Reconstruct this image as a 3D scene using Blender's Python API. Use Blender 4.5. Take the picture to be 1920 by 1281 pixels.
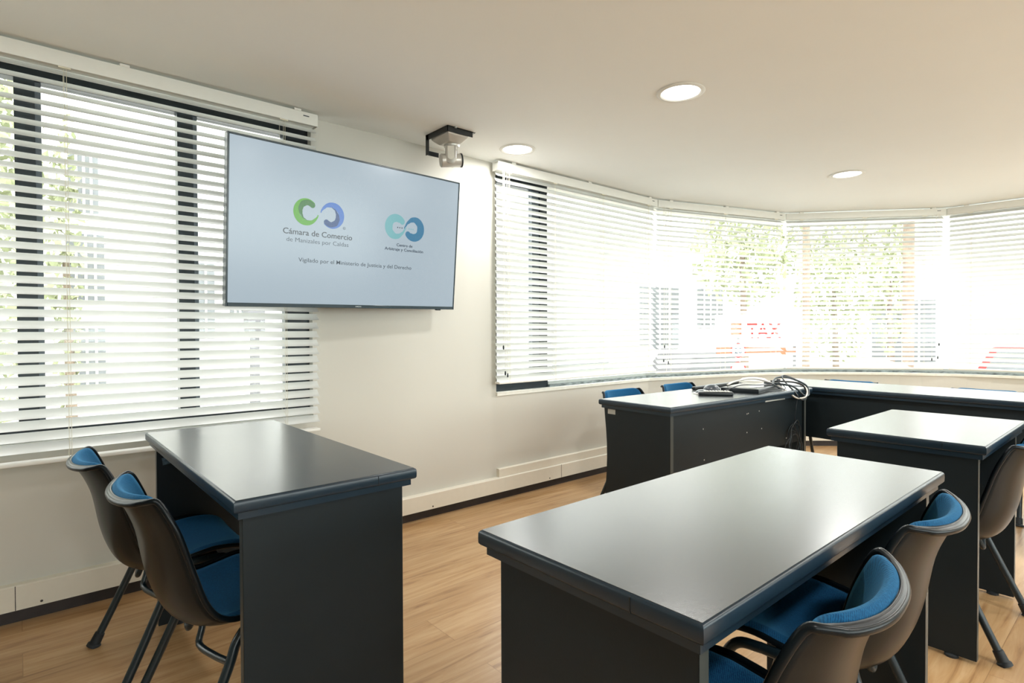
import bpy, bmesh, math, random
from mathutils import Vector, Matrix, Euler
random.seed(7)
R = math.radians
for o in list(bpy.data.objects): bpy.data.objects.remove(o, do_unlink=True)
scene = bpy.context.scene
col = scene.collection

# ---------------------------------------------------------------- camera, world, exposure
cam_d = bpy.data.cameras.new('camera'); cam = bpy.data.objects.new('camera', cam_d); col.objects.link(cam)
F = Vector((0.6553889926, 0.7551532336, -0.0144520637)); Rt = Vector((0.7551887713, -0.6554954640, -0.0039517670)); Up = Vector((0.0124574518, 0.0083240916, 0.9998877544))
cam.matrix_world = Matrix(((Rt.x, Up.x, -F.x, 0), (Rt.y, Up.y, -F.y, 0), (Rt.z, Up.z, -F.z, 1.135), (0, 0, 0, 1)))
cam_d.sensor_width = 36; cam_d.lens = 36 * 1068.6 / 1920; cam_d.shift_y = -3.7 / 1920
cam_d.clip_start = 0.02; cam_d.clip_end = 200
scene.camera = cam
scene.view_settings.view_transform = 'Standard'; scene.view_settings.look = 'None'
scene.view_settings.gamma = 1; scene.view_settings.use_curve_mapping = False
scene.view_settings.exposure = 0.76
SKY = 4.7
w = bpy.data.worlds.new('overcast_sky'); scene.world = w; w.use_nodes = True
wn = w.node_tree.nodes; wl = w.node_tree.links
bg = wn['Background']
tc = wn.new('ShaderNodeTexCoord'); sx = wn.new('ShaderNodeSeparateXYZ'); wr = wn.new('ShaderNodeValToRGB')
wl.new(tc.outputs['Generated'], sx.inputs[0]); wl.new(sx.outputs['Z'], wr.inputs[0]); wl.new(wr.outputs[0], bg.inputs[0])
wr.color_ramp.elements[0].position = 0.0; wr.color_ramp.elements[0].color = (.88, .95, .93, 1)
wr.color_ramp.elements[1].position = 0.8; wr.color_ramp.elements[1].color = (1, 1, 1, 1)
bg.inputs[1].default_value = SKY
scene.cycles.max_bounces = 12; scene.cycles.diffuse_bounces = 6; scene.cycles.glossy_bounces = 4
scene.cycles.transmission_bounces = 6; scene.cycles.transparent_max_bounces = 16
scene.cycles.use_denoising = True; scene.cycles.sample_clamp_indirect = 8
scene.cycles.caustics_reflective = False; scene.cycles.caustics_refractive = False

def portal(name, loc, rot, sx_, sy_):        # daylight through the window openings
    l = bpy.data.lights.new(name, 'AREA'); l.shape = 'RECTANGLE'; l.size = sx_; l.size_y = sy_
    l.cycles.is_portal = True
    o = bpy.data.objects.new(name, l); col.objects.link(o); o.location = loc; o.rotation_euler = rot
portal('window_daylight', (-0.35, 3.16, 1.4), (R(-90), 0, 0), 3.1, 1.5)
for (ax_, ay_), (bx_, by_) in [((2.4, 3.12), (4.25, 3.12)), ((4.25, 3.12), (5.75, 2.62)), ((5.75, 2.62), (6.8, 1.4)), ((6.8, 1.4), (6.85, -1.7))]:
    an = math.atan2(by_ - ay_, bx_ - ax_)
    portal('window_daylight', ((ax_ + bx_) / 2, (ay_ + by_) / 2, 1.46), (R(-90), 0, an), math.hypot(bx_ - ax_, by_ - ay_), 1.55)
portal('window_daylight', (2.1, -3.42, 1.48), (R(90), 0, 0), 8.2, 1.5)

# ---------------------------------------------------------------- materials
def mat(name, c, rough=.5, metal=0, spec=.5, var=.04, vscale=30, bump=0, bscale=200, emit=None, estr=0, coat=0, stretch=None):
    m = bpy.data.materials.new(name); m.use_nodes = True; nt = m.node_tree; N = nt.nodes; L = nt.links
    b = N['Principled BSDF']
    b.inputs['Roughness'].default_value = rough; b.inputs['Metallic'].default_value = metal
    b.inputs['Specular IOR Level'].default_value = spec; b.inputs['Coat Weight'].default_value = coat
    t = N.new('ShaderNodeTexCoord'); no = N.new('ShaderNodeTexNoise'); no.inputs['Scale'].default_value = vscale; no.inputs['Detail'].default_value = 3
    src = t.outputs['Object']
    if stretch:
        mp = N.new('ShaderNodeMapping'); mp.inputs['Scale'].default_value = stretch; L.new(src, mp.inputs[0]); src = mp.outputs[0]
    L.new(src, no.inputs['Vector'])
    r = N.new('ShaderNodeValToRGB'); L.new(no.outputs[0], r.inputs[0])
    r.color_ramp.elements[0].position = .3; r.color_ramp.elements[1].position = .7
    r.color_ramp.elements[0].color = (*[x * (1 - var) for x in c], 1); r.color_ramp.elements[1].color = (*[min(1, x * (1 + var)) for x in c], 1)
    L.new(r.outputs[0], b.inputs['Base Color'])
    if bump:
        n2 = N.new('ShaderNodeTexNoise'); n2.inputs['Scale'].default_value = bscale; L.new(t.outputs['Object'], n2.inputs['Vector'])
        bp = N.new('ShaderNodeBump'); bp.inputs['Strength'].default_value = bump; bp.inputs['Distance'].default_value = .002
        L.new(n2.outputs[0], bp.inputs['Height']); L.new(bp.outputs[0], b.inputs['Normal'])
    if emit:
        b.inputs['Emission Color'].default_value = (*emit, 1); b.inputs['Emission Strength'].default_value = estr
    return m

def s(r, g, b):    # sRGB 0-255 to linear
    f = lambda v: (v / 255 / 12.92) if v / 255 <= .04045 else ((v / 255 + .055) / 1.055) ** 2.4
    return (f(r), f(g), f(b))

M = {}
M['ceiling'] = mat('ceiling_paint', s(246, 249, 248), .9, var=.015, vscale=1.2)
M['wall'] = mat('wall_paint', s(200, 198, 189), .75, var=.02, vscale=1.5, bump=.05, bscale=60)
M['wall_dark'] = mat('darkened_unseen_wall', s(125, 126, 124), .8, var=.03, vscale=2)  # unseen walls, made dark to dim reflections in the chair shells
M['wallout'] = mat('outer_render', s(200, 198, 190), .9)
M['trunk'] = mat('trunking_plastic', s(222, 217, 203), .45, var=.015)
M['skirt'] = mat('dark_skirting', s(42, 34, 32), .5, var=.15)
M['sill'] = mat('sill_paint', s(240, 240, 232), .6, var=.05, vscale=25, bump=.3, bscale=40)
M['frame'] = mat('black_window_frame', s(20, 34, 42), .4, var=.05)
M['frame_grey'] = mat('grey_frame_reveal', s(90, 100, 110), .4)
M['gasket'] = mat('weathered_gasket', s(120, 128, 130), .7, var=.6, vscale=22, stretch=(1, 1, 3))
M['alu'] = mat('pale_aluminium', s(190, 195, 192), .4, var=.03)
M['valance'] = mat('white_pvc', s(226, 226, 220), .4, var=.01)
M['cord'] = mat('ivory_cord', s(220, 215, 195), .8)
M['black'] = mat('black_plastic', s(20, 26, 30), .35, var=.1)
M['desk_top'] = mat('dark_laminate', s(66, 70, 72), .24, var=.06, vscale=60, bump=.06, bscale=500, spec=1.0)
M['desk_edge'] = mat('rounded_edge_band', s(26, 42, 54), .3, var=.06, vscale=8)
M['desk_panel'] = mat('charcoal_melamine', s(16, 27, 32), .5, spec=.35, var=.07, vscale=12, bump=.08, bscale=300)
M['desk_line'] = mat('panel_edge_band', s(66, 70, 68), .35)
M['shell'] = mat('grey_plastic_shell', s(12, 19, 23), .28, spec=.2, var=.04, vscale=12, bump=.03, bscale=250)
M['tube'] = mat('dark_painted_tube', s(22, 36, 42), .3, var=.05)
M['rubber'] = mat('black_rubber', s(22, 28, 32), .6)
M['silver'] = mat('silver_plastic', s(196, 192, 184), .35, metal=.35, var=.02)
M['white_plastic'] = mat('off_white_plastic', s(225, 222, 212), .4)
M['grey_dev'] = mat('grey_plastic', s(60, 66, 72), .3)
M['tvbezel'] = mat('tv_bezel', s(44, 60, 68), .25)
M['bark'] = mat('tree_bark', s(120, 105, 90), .9, var=.3, vscale=8)
M['asphalt'] = mat('pale_paving', s(186, 186, 182), .9, var=.1, vscale=5)

def fabric(name, c1, c2):
    m = bpy.data.materials.new(name); m.use_nodes = True; N = m.node_tree.nodes; L = m.node_tree.links; b = N['Principled BSDF']
    b.inputs['Roughness'].default_value = .9; b.inputs['Specular IOR Level'].default_value = .2
    b.inputs['Sheen Weight'].default_value = .45; b.inputs['Sheen Roughness'].default_value = .5; b.inputs['Sheen Tint'].default_value = (*s(90, 170, 215), 1)
    t = N.new('ShaderNodeTexCoord')
    wv = N.new('ShaderNodeTexWave'); wv.inputs['Scale'].default_value = 110; wv.bands_direction = 'DIAGONAL'; wv.inputs['Distortion'].default_value = 2
    no = N.new('ShaderNodeTexNoise'); no.inputs['Scale'].default_value = 260; no.inputs['Detail'].default_value = 4
    L.new(t.outputs['Object'], wv.inputs['Vector']); L.new(t.outputs['Object'], no.inputs['Vector'])
    mx = N.new('ShaderNodeMath'); mx.operation = 'MULTIPLY_ADD'; mx.inputs[1].default_value = .3; L.new(wv.outputs['Fac'], mx.inputs[0])
    sc = N.new('ShaderNodeMath'); sc.operation = 'MULTIPLY'; sc.inputs[1].default_value = .7; L.new(no.outputs[0], sc.inputs[0]); L.new(sc.outputs[0], mx.inputs[2])
    r = N.new('ShaderNodeValToRGB'); L.new(mx.outputs[0], r.inputs[0]); r.color_ramp.elements[0].position = .3; r.color_ramp.elements[1].position = .7
    r.color_ramp.elements[0].color = (*c1, 1); r.color_ramp.elements[1].color = (*c2, 1); L.new(r.outputs[0], b.inputs['Base Color'])
    bp = N.new('ShaderNodeBump'); bp.inputs['Strength'].default_value = .35; bp.inputs['Distance'].default_value = .001; L.new(mx.outputs[0], bp.inputs['Height']); L.new(bp.outputs[0], b.inputs['Normal'])
    return m
M['fabric'] = fabric('blue_woven_fabric', s(2, 50, 88), s(16, 84, 126))

def slat_mat():
    m = bpy.data.materials.new('white_slat'); m.use_nodes = True; N = m.node_tree.nodes; L = m.node_tree.links
    b = N['Principled BSDF']; b.inputs['Roughness'].default_value = .4
    t = N.new('ShaderNodeTexCoord'); no = N.new('ShaderNodeTexNoise'); no.inputs['Scale'].default_value = 3; L.new(t.outputs['Object'], no.inputs['Vector'])
    r = N.new('ShaderNodeValToRGB'); r.color_ramp.elements[0].color = (.70, .71, .69, 1); r.color_ramp.elements[1].color = (.73, .74, .72, 1); L.new(no.outputs[0], r.inputs[0]); L.new(r.outputs[0], b.inputs['Base Color'])
    tr = N.new('ShaderNodeBsdfTranslucent'); tr.inputs[0].default_value = (.9, .9, .86, 1)
    mx = N.new('ShaderNodeMixShader'); mx.inputs[0].default_value = .18
    L.new(b.outputs[0], mx.inputs[1]); L.new(tr.outputs[0], mx.inputs[2]); L.new(mx.outputs[0], N['Material Output'].inputs[0])
    return m
M['slat'] = slat_mat()

def glass_mat():
    m = bpy.data.materials.new('window_glass'); m.use_nodes = True; N = m.node_tree.nodes; L = m.node_tree.links
    N.remove(N['Principled BSDF'])
    t = N.new('ShaderNodeTexCoord'); no = N.new('ShaderNodeTexNoise'); no.inputs['Scale'].default_value = 1.5; L.new(t.outputs['Object'], no.inputs['Vector'])
    r = N.new('ShaderNodeValToRGB'); r.color_ramp.elements[0].color = (.97, .985, .975, 1); r.color_ramp.elements[1].color = (.985, .99, .985, 1); L.new(no.outputs[0], r.inputs[0])
    tr = N.new('ShaderNodeBsdfTransparent'); L.new(r.outputs[0], tr.inputs[0])
    gl = N.new('ShaderNodeBsdfGlossy'); gl.inputs['Roughness'].default_value = .01
    lw = N.new('ShaderNodeLayerWeight'); pw = N.new('ShaderNodeMath'); pw.operation = 'POWER'; pw.inputs[1].default_value = 5; L.new(lw.outputs['Facing'], pw.inputs[0])
    fr = N.new('ShaderNodeMath'); fr.operation = 'MULTIPLY_ADD'; fr.inputs[1].default_value = .6; fr.inputs[2].default_value = .03; L.new(pw.outputs[0], fr.inputs[0])
    mx = N.new('ShaderNodeMixShader'); L.new(fr.outputs[0], mx.inputs[0]); L.new(tr.outputs[0], mx.inputs[1]); L.new(gl.outputs[0], mx.inputs[2])
    L.new(mx.outputs[0], N['Material Output'].inputs[0])
    return m
M['glass'] = glass_mat()

def wood_mat():
    m = bpy.data.materials.new('oak_laminate_planks'); m.use_nodes = True; N = m.node_tree.nodes; L = m.node_tree.links; b = N['Principled BSDF']
    b.inputs['Roughness'].default_value = .3
    t = N.new('ShaderNodeTexCoord')
    br = N.new('ShaderNodeTexBrick'); br.inputs['Scale'].default_value = 1; br.inputs['Brick Width'].default_value = 1.2; br.inputs['Row Height'].default_value = .19
    br.inputs['Mortar Size'].default_value = .0012; br.offset = .37; br.inputs['Bias'].default_value = 0
    br.inputs['Color1'].default_value = (0, 0, 0, 1); br.inputs['Color2'].default_value = (1, 1, 1, 1); br.inputs['Mortar'].default_value = (0.3, 0.3, 0.3, 1)
    L.new(t.outputs['Object'], br.inputs['Vector'])
    cb = N.new('ShaderNodeCombineXYZ'); sc = N.new('ShaderNodeMath'); sc.operation = 'MULTIPLY'; sc.inputs[1].default_value = 7.3
    L.new(br.outputs['Color'], sc.inputs[0]); L.new(sc.outputs[0], cb.inputs[2])
    mp = N.new('ShaderNodeMapping'); mp.inputs['Scale'].default_value = (1.3, 16, 1); L.new(t.outputs['Object'], mp.inputs[0])
    ad = N.new('ShaderNodeVectorMath'); ad.operation = 'ADD'; L.new(mp.outputs[0], ad.inputs[0]); L.new(cb.outputs[0], ad.inputs[1])
    n1 = N.new('ShaderNodeTexNoise'); n1.inputs['Scale'].default_value = 1.6; n1.inputs['Detail'].default_value = 8; n1.inputs['Distortion'].default_value = .9; n1.inputs['Roughness'].default_value = .62
    L.new(ad.outputs[0], n1.inputs['Vector'])
    r = N.new('ShaderNodeValToRGB'); e = r.color_ramp.elements
    e[0].position = .28; e[0].color = (*s(138, 100, 66), 1); e[1].position = .66; e[1].color = (*s(196, 163, 122), 1)
    x = e.new(.44); x.color = (*s(178, 141, 98), 1)
    L.new(n1.outputs[0], r.inputs[0])
    mx = N.new('ShaderNodeMixRGB'); mx.blend_type = 'MULTIPLY'; L.new(r.outputs[0], mx.inputs[1])
    r2 = N.new('ShaderNodeValToRGB'); r2.color_ramp.elements[0].color = (.86, .83, .8, 1); r2.color_ramp.elements[1].color = (1, 1, 1, 1); L.new(br.outputs['Color'], r2.inputs[0]); L.new(r2.outputs[0], mx.inputs[2]); mx.inputs[0].default_value = 1
    mm = N.new('ShaderNodeMixRGB'); mm.blend_type = 'MULTIPLY'; L.new(br.outputs['Fac'], mm.inputs[0]); L.new(mx.outputs[0], mm.inputs[1]); mm.inputs[2].default_value = (.72, .68, .64, 1)
    L.new(mm.outputs[0], b.inputs['Base Color'])
    return m
M['wood'] = wood_mat()

def emat(name, c, st=1.0, gloss=True, rough=.12):
    m = mat(name, (.01, .01, .012), rough, emit=c, estr=st, var=0)
    return m

# ---------------------------------------------------------------- mesh helpers
def obj(name, bm, m, parent=None, smooth=False, loc=None, rot=None, **kw):
    me = bpy.data.meshes.new(name); bm.normal_update(); bm.to_mesh(me); bm.free()
    if m: me.materials.append(M[m] if isinstance(m, str) else m)
    if smooth:
        for p in me.polygons: p.use_smooth = True
        if smooth != 'all': me.set_sharp_from_angle(angle=R(38))
    o = bpy.data.objects.new(name, me); col.objects.link(o)
    if parent: o.parent = parent
    if loc: o.location = loc
    if rot: o.rotation_euler = rot
    for k, v in kw.items(): o[k] = v
    return o
def thing(name, label, cat, loc=(0, 0, 0), rotz=0, group=None):
    o = bpy.data.objects.new(name, None); col.objects.link(o); o.empty_display_size = .1
    o.location = loc; o.rotation_euler = (0, 0, rotz); o['label'] = label; o['category'] = cat
    if group: o['group'] = group
    return o
def tag(o, label, cat, group=None):
    o['label'] = label; o['category'] = cat
    if group: o['group'] = group
    return o
def struct(name, bm, m, parent=None, **kw):
    o = obj(name, bm, m, parent, **kw)
    if not parent: o['kind'] = 'structure'
    return o
def dup(root, loc, rotz, label, group=None):
    r = root.copy(); col.objects.link(r); r.location = loc; r.rotation_euler = (0, 0, rotz); r['label'] = label
    if group: r['group'] = group
    for ch in list(root.children):
        c = ch.copy(); col.objects.link(c); c.parent = r
        for g in ch.children:
            d = g.copy(); col.objects.link(d); d.parent = c
    return r
def B(): return bmesh.new()
def box(bm, x0, x1, y0, y1, z0, z1, bev=0, seg=2, mtx=None):
    v = [bm.verts.new((x, y, z)) for x in (x0, x1) for y in (y0, y1) for z in (z0, z1)]
    fs = [bm.faces.new([v[i] for i in q]) for q in [(0, 1, 3, 2), (4, 6, 7, 5), (0, 4, 5, 1), (2, 3, 7, 6), (0, 2, 6, 4), (1, 5, 7, 3)]]
    if bev:
        es = list({e for f in fs for e in f.edges})
        r = bmesh.ops.bevel(bm, geom=es, offset=bev, segments=seg, profile=.5, affect='EDGES')
        v = list({x for f in r['faces'] for x in f.verts} | {x for x in v if x.is_valid})
    if mtx: bmesh.ops.transform(bm, matrix=mtx, verts=[x for x in v if x.is_valid])
    return bm
def prism(bm, pts, z0, z1, axis='z'):      # closed polygon extruded
    def P(a, b, c): return {'z': (a, b, c), 'x': (c, a, b), 'y': (a, c, b)}[axis]
    lo = [bm.verts.new(P(a, b, z0)) for a, b in pts]; hi = [bm.verts.new(P(a, b, z1)) for a, b in pts]
    n = len(pts)
    bm.faces.new(lo[::-1]); bm.faces.new(hi)
    for i in range(n): bm.faces.new([lo[i], lo[(i + 1) % n], hi[(i + 1) % n], hi[i]])
    bmesh.ops.recalc_face_normals(bm, faces=bm.faces)
    return bm
def smooth_path(pts, n=6):
    pts = [Vector(p) for p in pts]; out = []
    P = [2 * pts[0] - pts[1]] + pts + [2 * pts[-1] - pts[-2]]
    for i in range(1, len(P) - 2):
        for k in range(n):
            t = k / n
            out.append(.5 * ((2 * P[i]) + (-P[i - 1] + P[i + 1]) * t + (2 * P[i - 1] - 5 * P[i] + 4 * P[i + 1] - P[i + 2]) * t * t + (-P[i - 1] + 3 * P[i] - 3 * P[i + 1] + P[i + 2]) * t ** 3))
    out.append(pts[-1]); return out
def tube(bm, pts, r, n=10, closed=False, cap=True, flat=1.0):
    pts = [Vector(p) for p in pts]; rings = []
    m = len(pts); prev = None
    for i, p in enumerate(pts):
        a = pts[(i - 1) % m] if (closed or i > 0) else p; b = pts[(i + 1) % m] if (closed or i < m - 1) else p
        t = (b - a).normalized()
        if prev is None: u = t.orthogonal().normalized()
        else: u = (prev - t * prev.dot(t)).normalized()
        prev = u; v = t.cross(u); rr = r[i] if isinstance(r, (list, tuple)) else r
        rings.append([bm.verts.new(p + (u * math.cos(2 * math.pi * k / n) + v * math.sin(2 * math.pi * k / n) * flat) * rr) for k in range(n)])
    for i in range(m if closed else m - 1):
        A, C = rings[i], rings[(i + 1) % m]
        for k in range(n): bm.faces.new([A[k], A[(k + 1) % n], C[(k + 1) % n], C[k]])
    if cap and not closed: bm.faces.new(rings[0][::-1]); bm.faces.new(rings[-1])
    return bm
def lathe(bm, prof, n=32, c=(0, 0, 0), mtx=None):   # prof (r,z)
    rings = []; vs = []
    for r, z in prof:
        if r < 1e-6: ring = [bm.verts.new((c[0], c[1], c[2] + z))]
        else: ring = [bm.verts.new((c[0] + r * math.cos(2 * math.pi * k / n), c[1] + r * math.sin(2 * math.pi * k / n), c[2] + z)) for k in range(n)]
        rings.append(ring); vs += ring
    for A, C in zip(rings, rings[1:]):
        for k in range(n):
            a, b = A[k % len(A)], A[(k + 1) % len(A)]; d, e = C[k % len(C)], C[(k + 1) % len(C)]
            q = []
            for x in (a, b, e, d):
                if x not in q: q.append(x)
            if len(q) > 2: bm.faces.new(q)
    if mtx: bmesh.ops.transform(bm, matrix=mtx, verts=vs)
    return bm
def strip(bm, path, sec, closed=True):   # path of (x,y,nx,ny); sec = [(offset,z)] swept along it
    rows = [[bm.verts.new((x + nx * o, y + ny * o, z)) for o, z in sec] for x, y, nx, ny in path]
    k = len(sec)
    for A, C in zip(rows, rows[1:]):
        for i in range(k if closed else k - 1): bm.faces.new([A[i], A[(i + 1) % k], C[(i + 1) % k], C[i]])
    if closed: bm.faces.new(rows[0]); bm.faces.new(rows[-1][::-1])
    bmesh.ops.recalc_face_normals(bm, faces=bm.faces)
    return bm
def rect(o0, o1, z0, z1): return [(o0, z0), (o1, z0), (o1, z1), (o0, z1)]

# ---------------------------------------------------------------- room shell
CZ = 2.262; YW = 2.97
raw = smooth_path([(4.15, 2.97, 0), (5.63, 2.49, 0), (6.56, 1.38, 0), (6.68, -.05, 0), (6.69, -1.6, 0), (6.69, -3.2, 0)], 8)
xy = [(2.435, 2.97), (2.9, 2.97), (3.4, 2.97), (3.8, 2.97)] + [(p.x, p.y) for p in raw]
def with_normals(pl):
    out = []
    for i, (x, y) in enumerate(pl):
        a = pl[max(0, i - 1)]; b = pl[min(len(pl) - 1, i + 1)]
        dx, dy = b[0] - a[0], b[1] - a[1]; l = math.hypot(dx, dy)
        out.append((x, y, -dy / l, dx / l))
    return out
PATH = with_normals(xy)
WINPATH = [p for p in PATH if p[1] > -1.7]      # curved glazing ends here
FULL = with_normals([(-2.6, 2.97), (-1.9, 2.97), (-1.0, 2.97), (0, 2.97), (1.18, 2.97), (1.8, 2.97)] + xy)
outline = [(x + nx * .2, y + ny * .2) for x, y, nx, ny in FULL] + [(6.89, -3.4), (-2.8, -3.4), (-2.8, 3.17)]
struct('floor', prism(B(), outline, -.12, 0), 'wood')
struct('ceiling', prism(B(), outline, CZ, CZ + .15), 'ceiling')
WX0, WX1, WZ0, WZ1 = -1.9, 1.18, .69, 2.235
bm = B()
box(bm, -2.6, 2.435, YW, YW + .2, 0, WZ0); box(bm, -2.6, 2.435, YW, YW + .2, WZ1, CZ)
box(bm, -2.6, WX0, YW, YW + .2, WZ0, WZ1); box(bm, WX1, 2.435, YW, YW + .2, WZ0, WZ1)
struct('wall_left', bm, 'wall')
bm = B(); strip(bm, PATH, rect(0, .2, 0, .722)); strip(bm, PATH, rect(0, .2, 2.20, CZ)); strip(bm, [p for p in PATH if p[1] < -1.55], rect(0, .2, .722, 2.235))
struct('wall_front', bm, 'wall')
bm = B(); box(bm, -2.8, -2.6, -3.4, 3.17, 0, CZ); struct('wall_side', bm, 'wall_dark')
bm = B(); box(bm, -2.6, 6.89, -3.4, -3.2, 0, .8); box(bm, -2.6, 6.89, -3.4, -3.2, 2.18, CZ); box(bm, -2.6, -1.9, -3.4, -3.2, .8, 2.18); box(bm, 6.1, 6.89, -3.4, -3.2, .8, 2.18)
struct('wall_back', bm, 'wall_dark')
# unseen rear window behind the camera, added and widened for fill light
bm = B()
for x in (-1.9, -.32, 1.26, 2.84, 4.42, 6.04): box(bm, x, x + .06, -3.36, -3.3, .8, 2.18)
box(bm, -1.9, 6.1, -3.36, -3.3, .8, .86); box(bm, -1.9, 6.1, -3.36, -3.3, 2.12, 2.18)
wr_ = struct('rear_fill_window', bm, 'frame'); bm = B(); box(bm, -1.88, 6.08, -3.334, -3.33, .83, 2.15); obj('pane', bm, 'glass', wr_)
# window 1
fy0, fy1 = YW + .045, YW + .1
bm = B()
box(bm, WX0, WX1, fy0, fy1, WZ0, WZ0 + .085); box(bm, WX0, WX1, fy0, fy1, 2.155, WZ1)
for a, b_ in ((WX0, WX0 + .06), (-.665, -.595), (.0, .065), (.57, .635), (1.055, WX1)): box(bm, a, b_, fy0, fy1, WZ0 + .085, 2.155)
win1 = struct('window_1', bm, 'frame')
bm = B()
for a in (-.595, .065, .635): box(bm, a, a + .02, fy0 + .012, fy1 - .005, WZ0 + .085, 2.155)
obj('sash_reveal', bm, 'frame_grey', win1, label='grey reveal beside the dark mullions')
for a, b_ in ((WX0 + .06, -.665), (-.575, 0), (.085, .57), (.655, 1.055)):
    bm = B(); box(bm, a, b_, fy0 + .03, fy0 + .036, WZ0 + .085, 2.155); obj('pane', bm, 'glass', win1)
# window 2: black opening sash, then frameless curved glazing
bm = B(); wy0, wy1 = YW + .04, YW + .1
box(bm, 2.435, 2.475, wy0, wy1, .722, 2.20); box(bm, 2.475, 2.96, wy0, wy1, .722, .775); box(bm, 2.475, 2.96, wy0, wy1, 2.15, 2.20)
box(bm, 2.885, 2.96, wy0, wy1, .775, 2.15)
win2 = struct('window_2', bm, 'frame')
bm = B(); box(bm, 2.815, 2.885, wy0 + .01, wy1 - .01, .775, 2.15); obj('sash_reveal', bm, 'frame_grey', win2, label='dark grey sash stile beside the black mullion')
bm = B(); box(bm, 2.475, 2.815, wy0 + .03, wy0 + .036, .775, 2.15); obj('pane', bm, 'glass', win2)
bm = B(); box(bm, 2.70, 2.82, wy0 - .03, wy0 - .018, .80, .815, .004); box(bm, 2.80, 2.83, wy0 - .03, wy0 + .0, .785, .83, .004); obj('handle', bm, 'frame', win2, smooth=True, label='black window latch')
GP = [(2.96, 2.97, 0, 1)] + [p for p in WINPATH if p[0] > 3.0]
obj('curved_pane', strip(B(), GP, rect(.06, .066, .75, 2.20)), 'glass', win2)
obj('bottom_rail', strip(B(), GP, rect(.035, .09, .735, .765)), 'alu', win2, label='pale grey rail under the curved glass')
obj('gasket', strip(B(), GP, rect(.02, .05, .722, .742)), 'gasket', win2, label='weathered black sealant line')
struct('trim_1', strip(B(), WINPATH, rect(-.012, .035, .700, .7225)), 'sill')
bm = B(); box(bm, WX0, WX1, YW - .005, fy0, WZ0 - .012, WZ0 + .004); struct('trim_2', bm, 'sill')
# skirting and trunking
struct('baseboard_front', strip(B(), FULL, rect(-.012, .0, 0, .075)), 'skirt')
struct('trim_3', strip(B(), FULL, [(-.04, .055), (0, .055), (0, .152), (-.036, .152), (-.04, .148)]), 'trunk')
struct('trim_4', strip(B(), [p for p in FULL if 2.42 < p[0] < 4.8 and p[1] > 2.5], [(-.028, .153), (0, .153), (0, .208), (-.025, .208), (-.028, .205)]), 'trunk')
for x in (-.02, 1.35, 3.02, 3.9):
    bm = B(); box(bm, x, x + .0025, YW - .041, YW - .039, .056, .15); struct('trim_5', bm, 'skirt')
for x in (.06, .75, 1.9, 2.9):
    bm = B(); lathe(bm, [(0, 0), (.005, 0), (.004, .002), (0, .003)], 8, (0, 0, 0), Matrix.Translation((x, YW - .04, .07 + .06 * ((x * 10) % 2 > 1))) @ Matrix.Rotation(R(90), 4, 'X')); struct('trim_6', bm, 'skirt')

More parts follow.
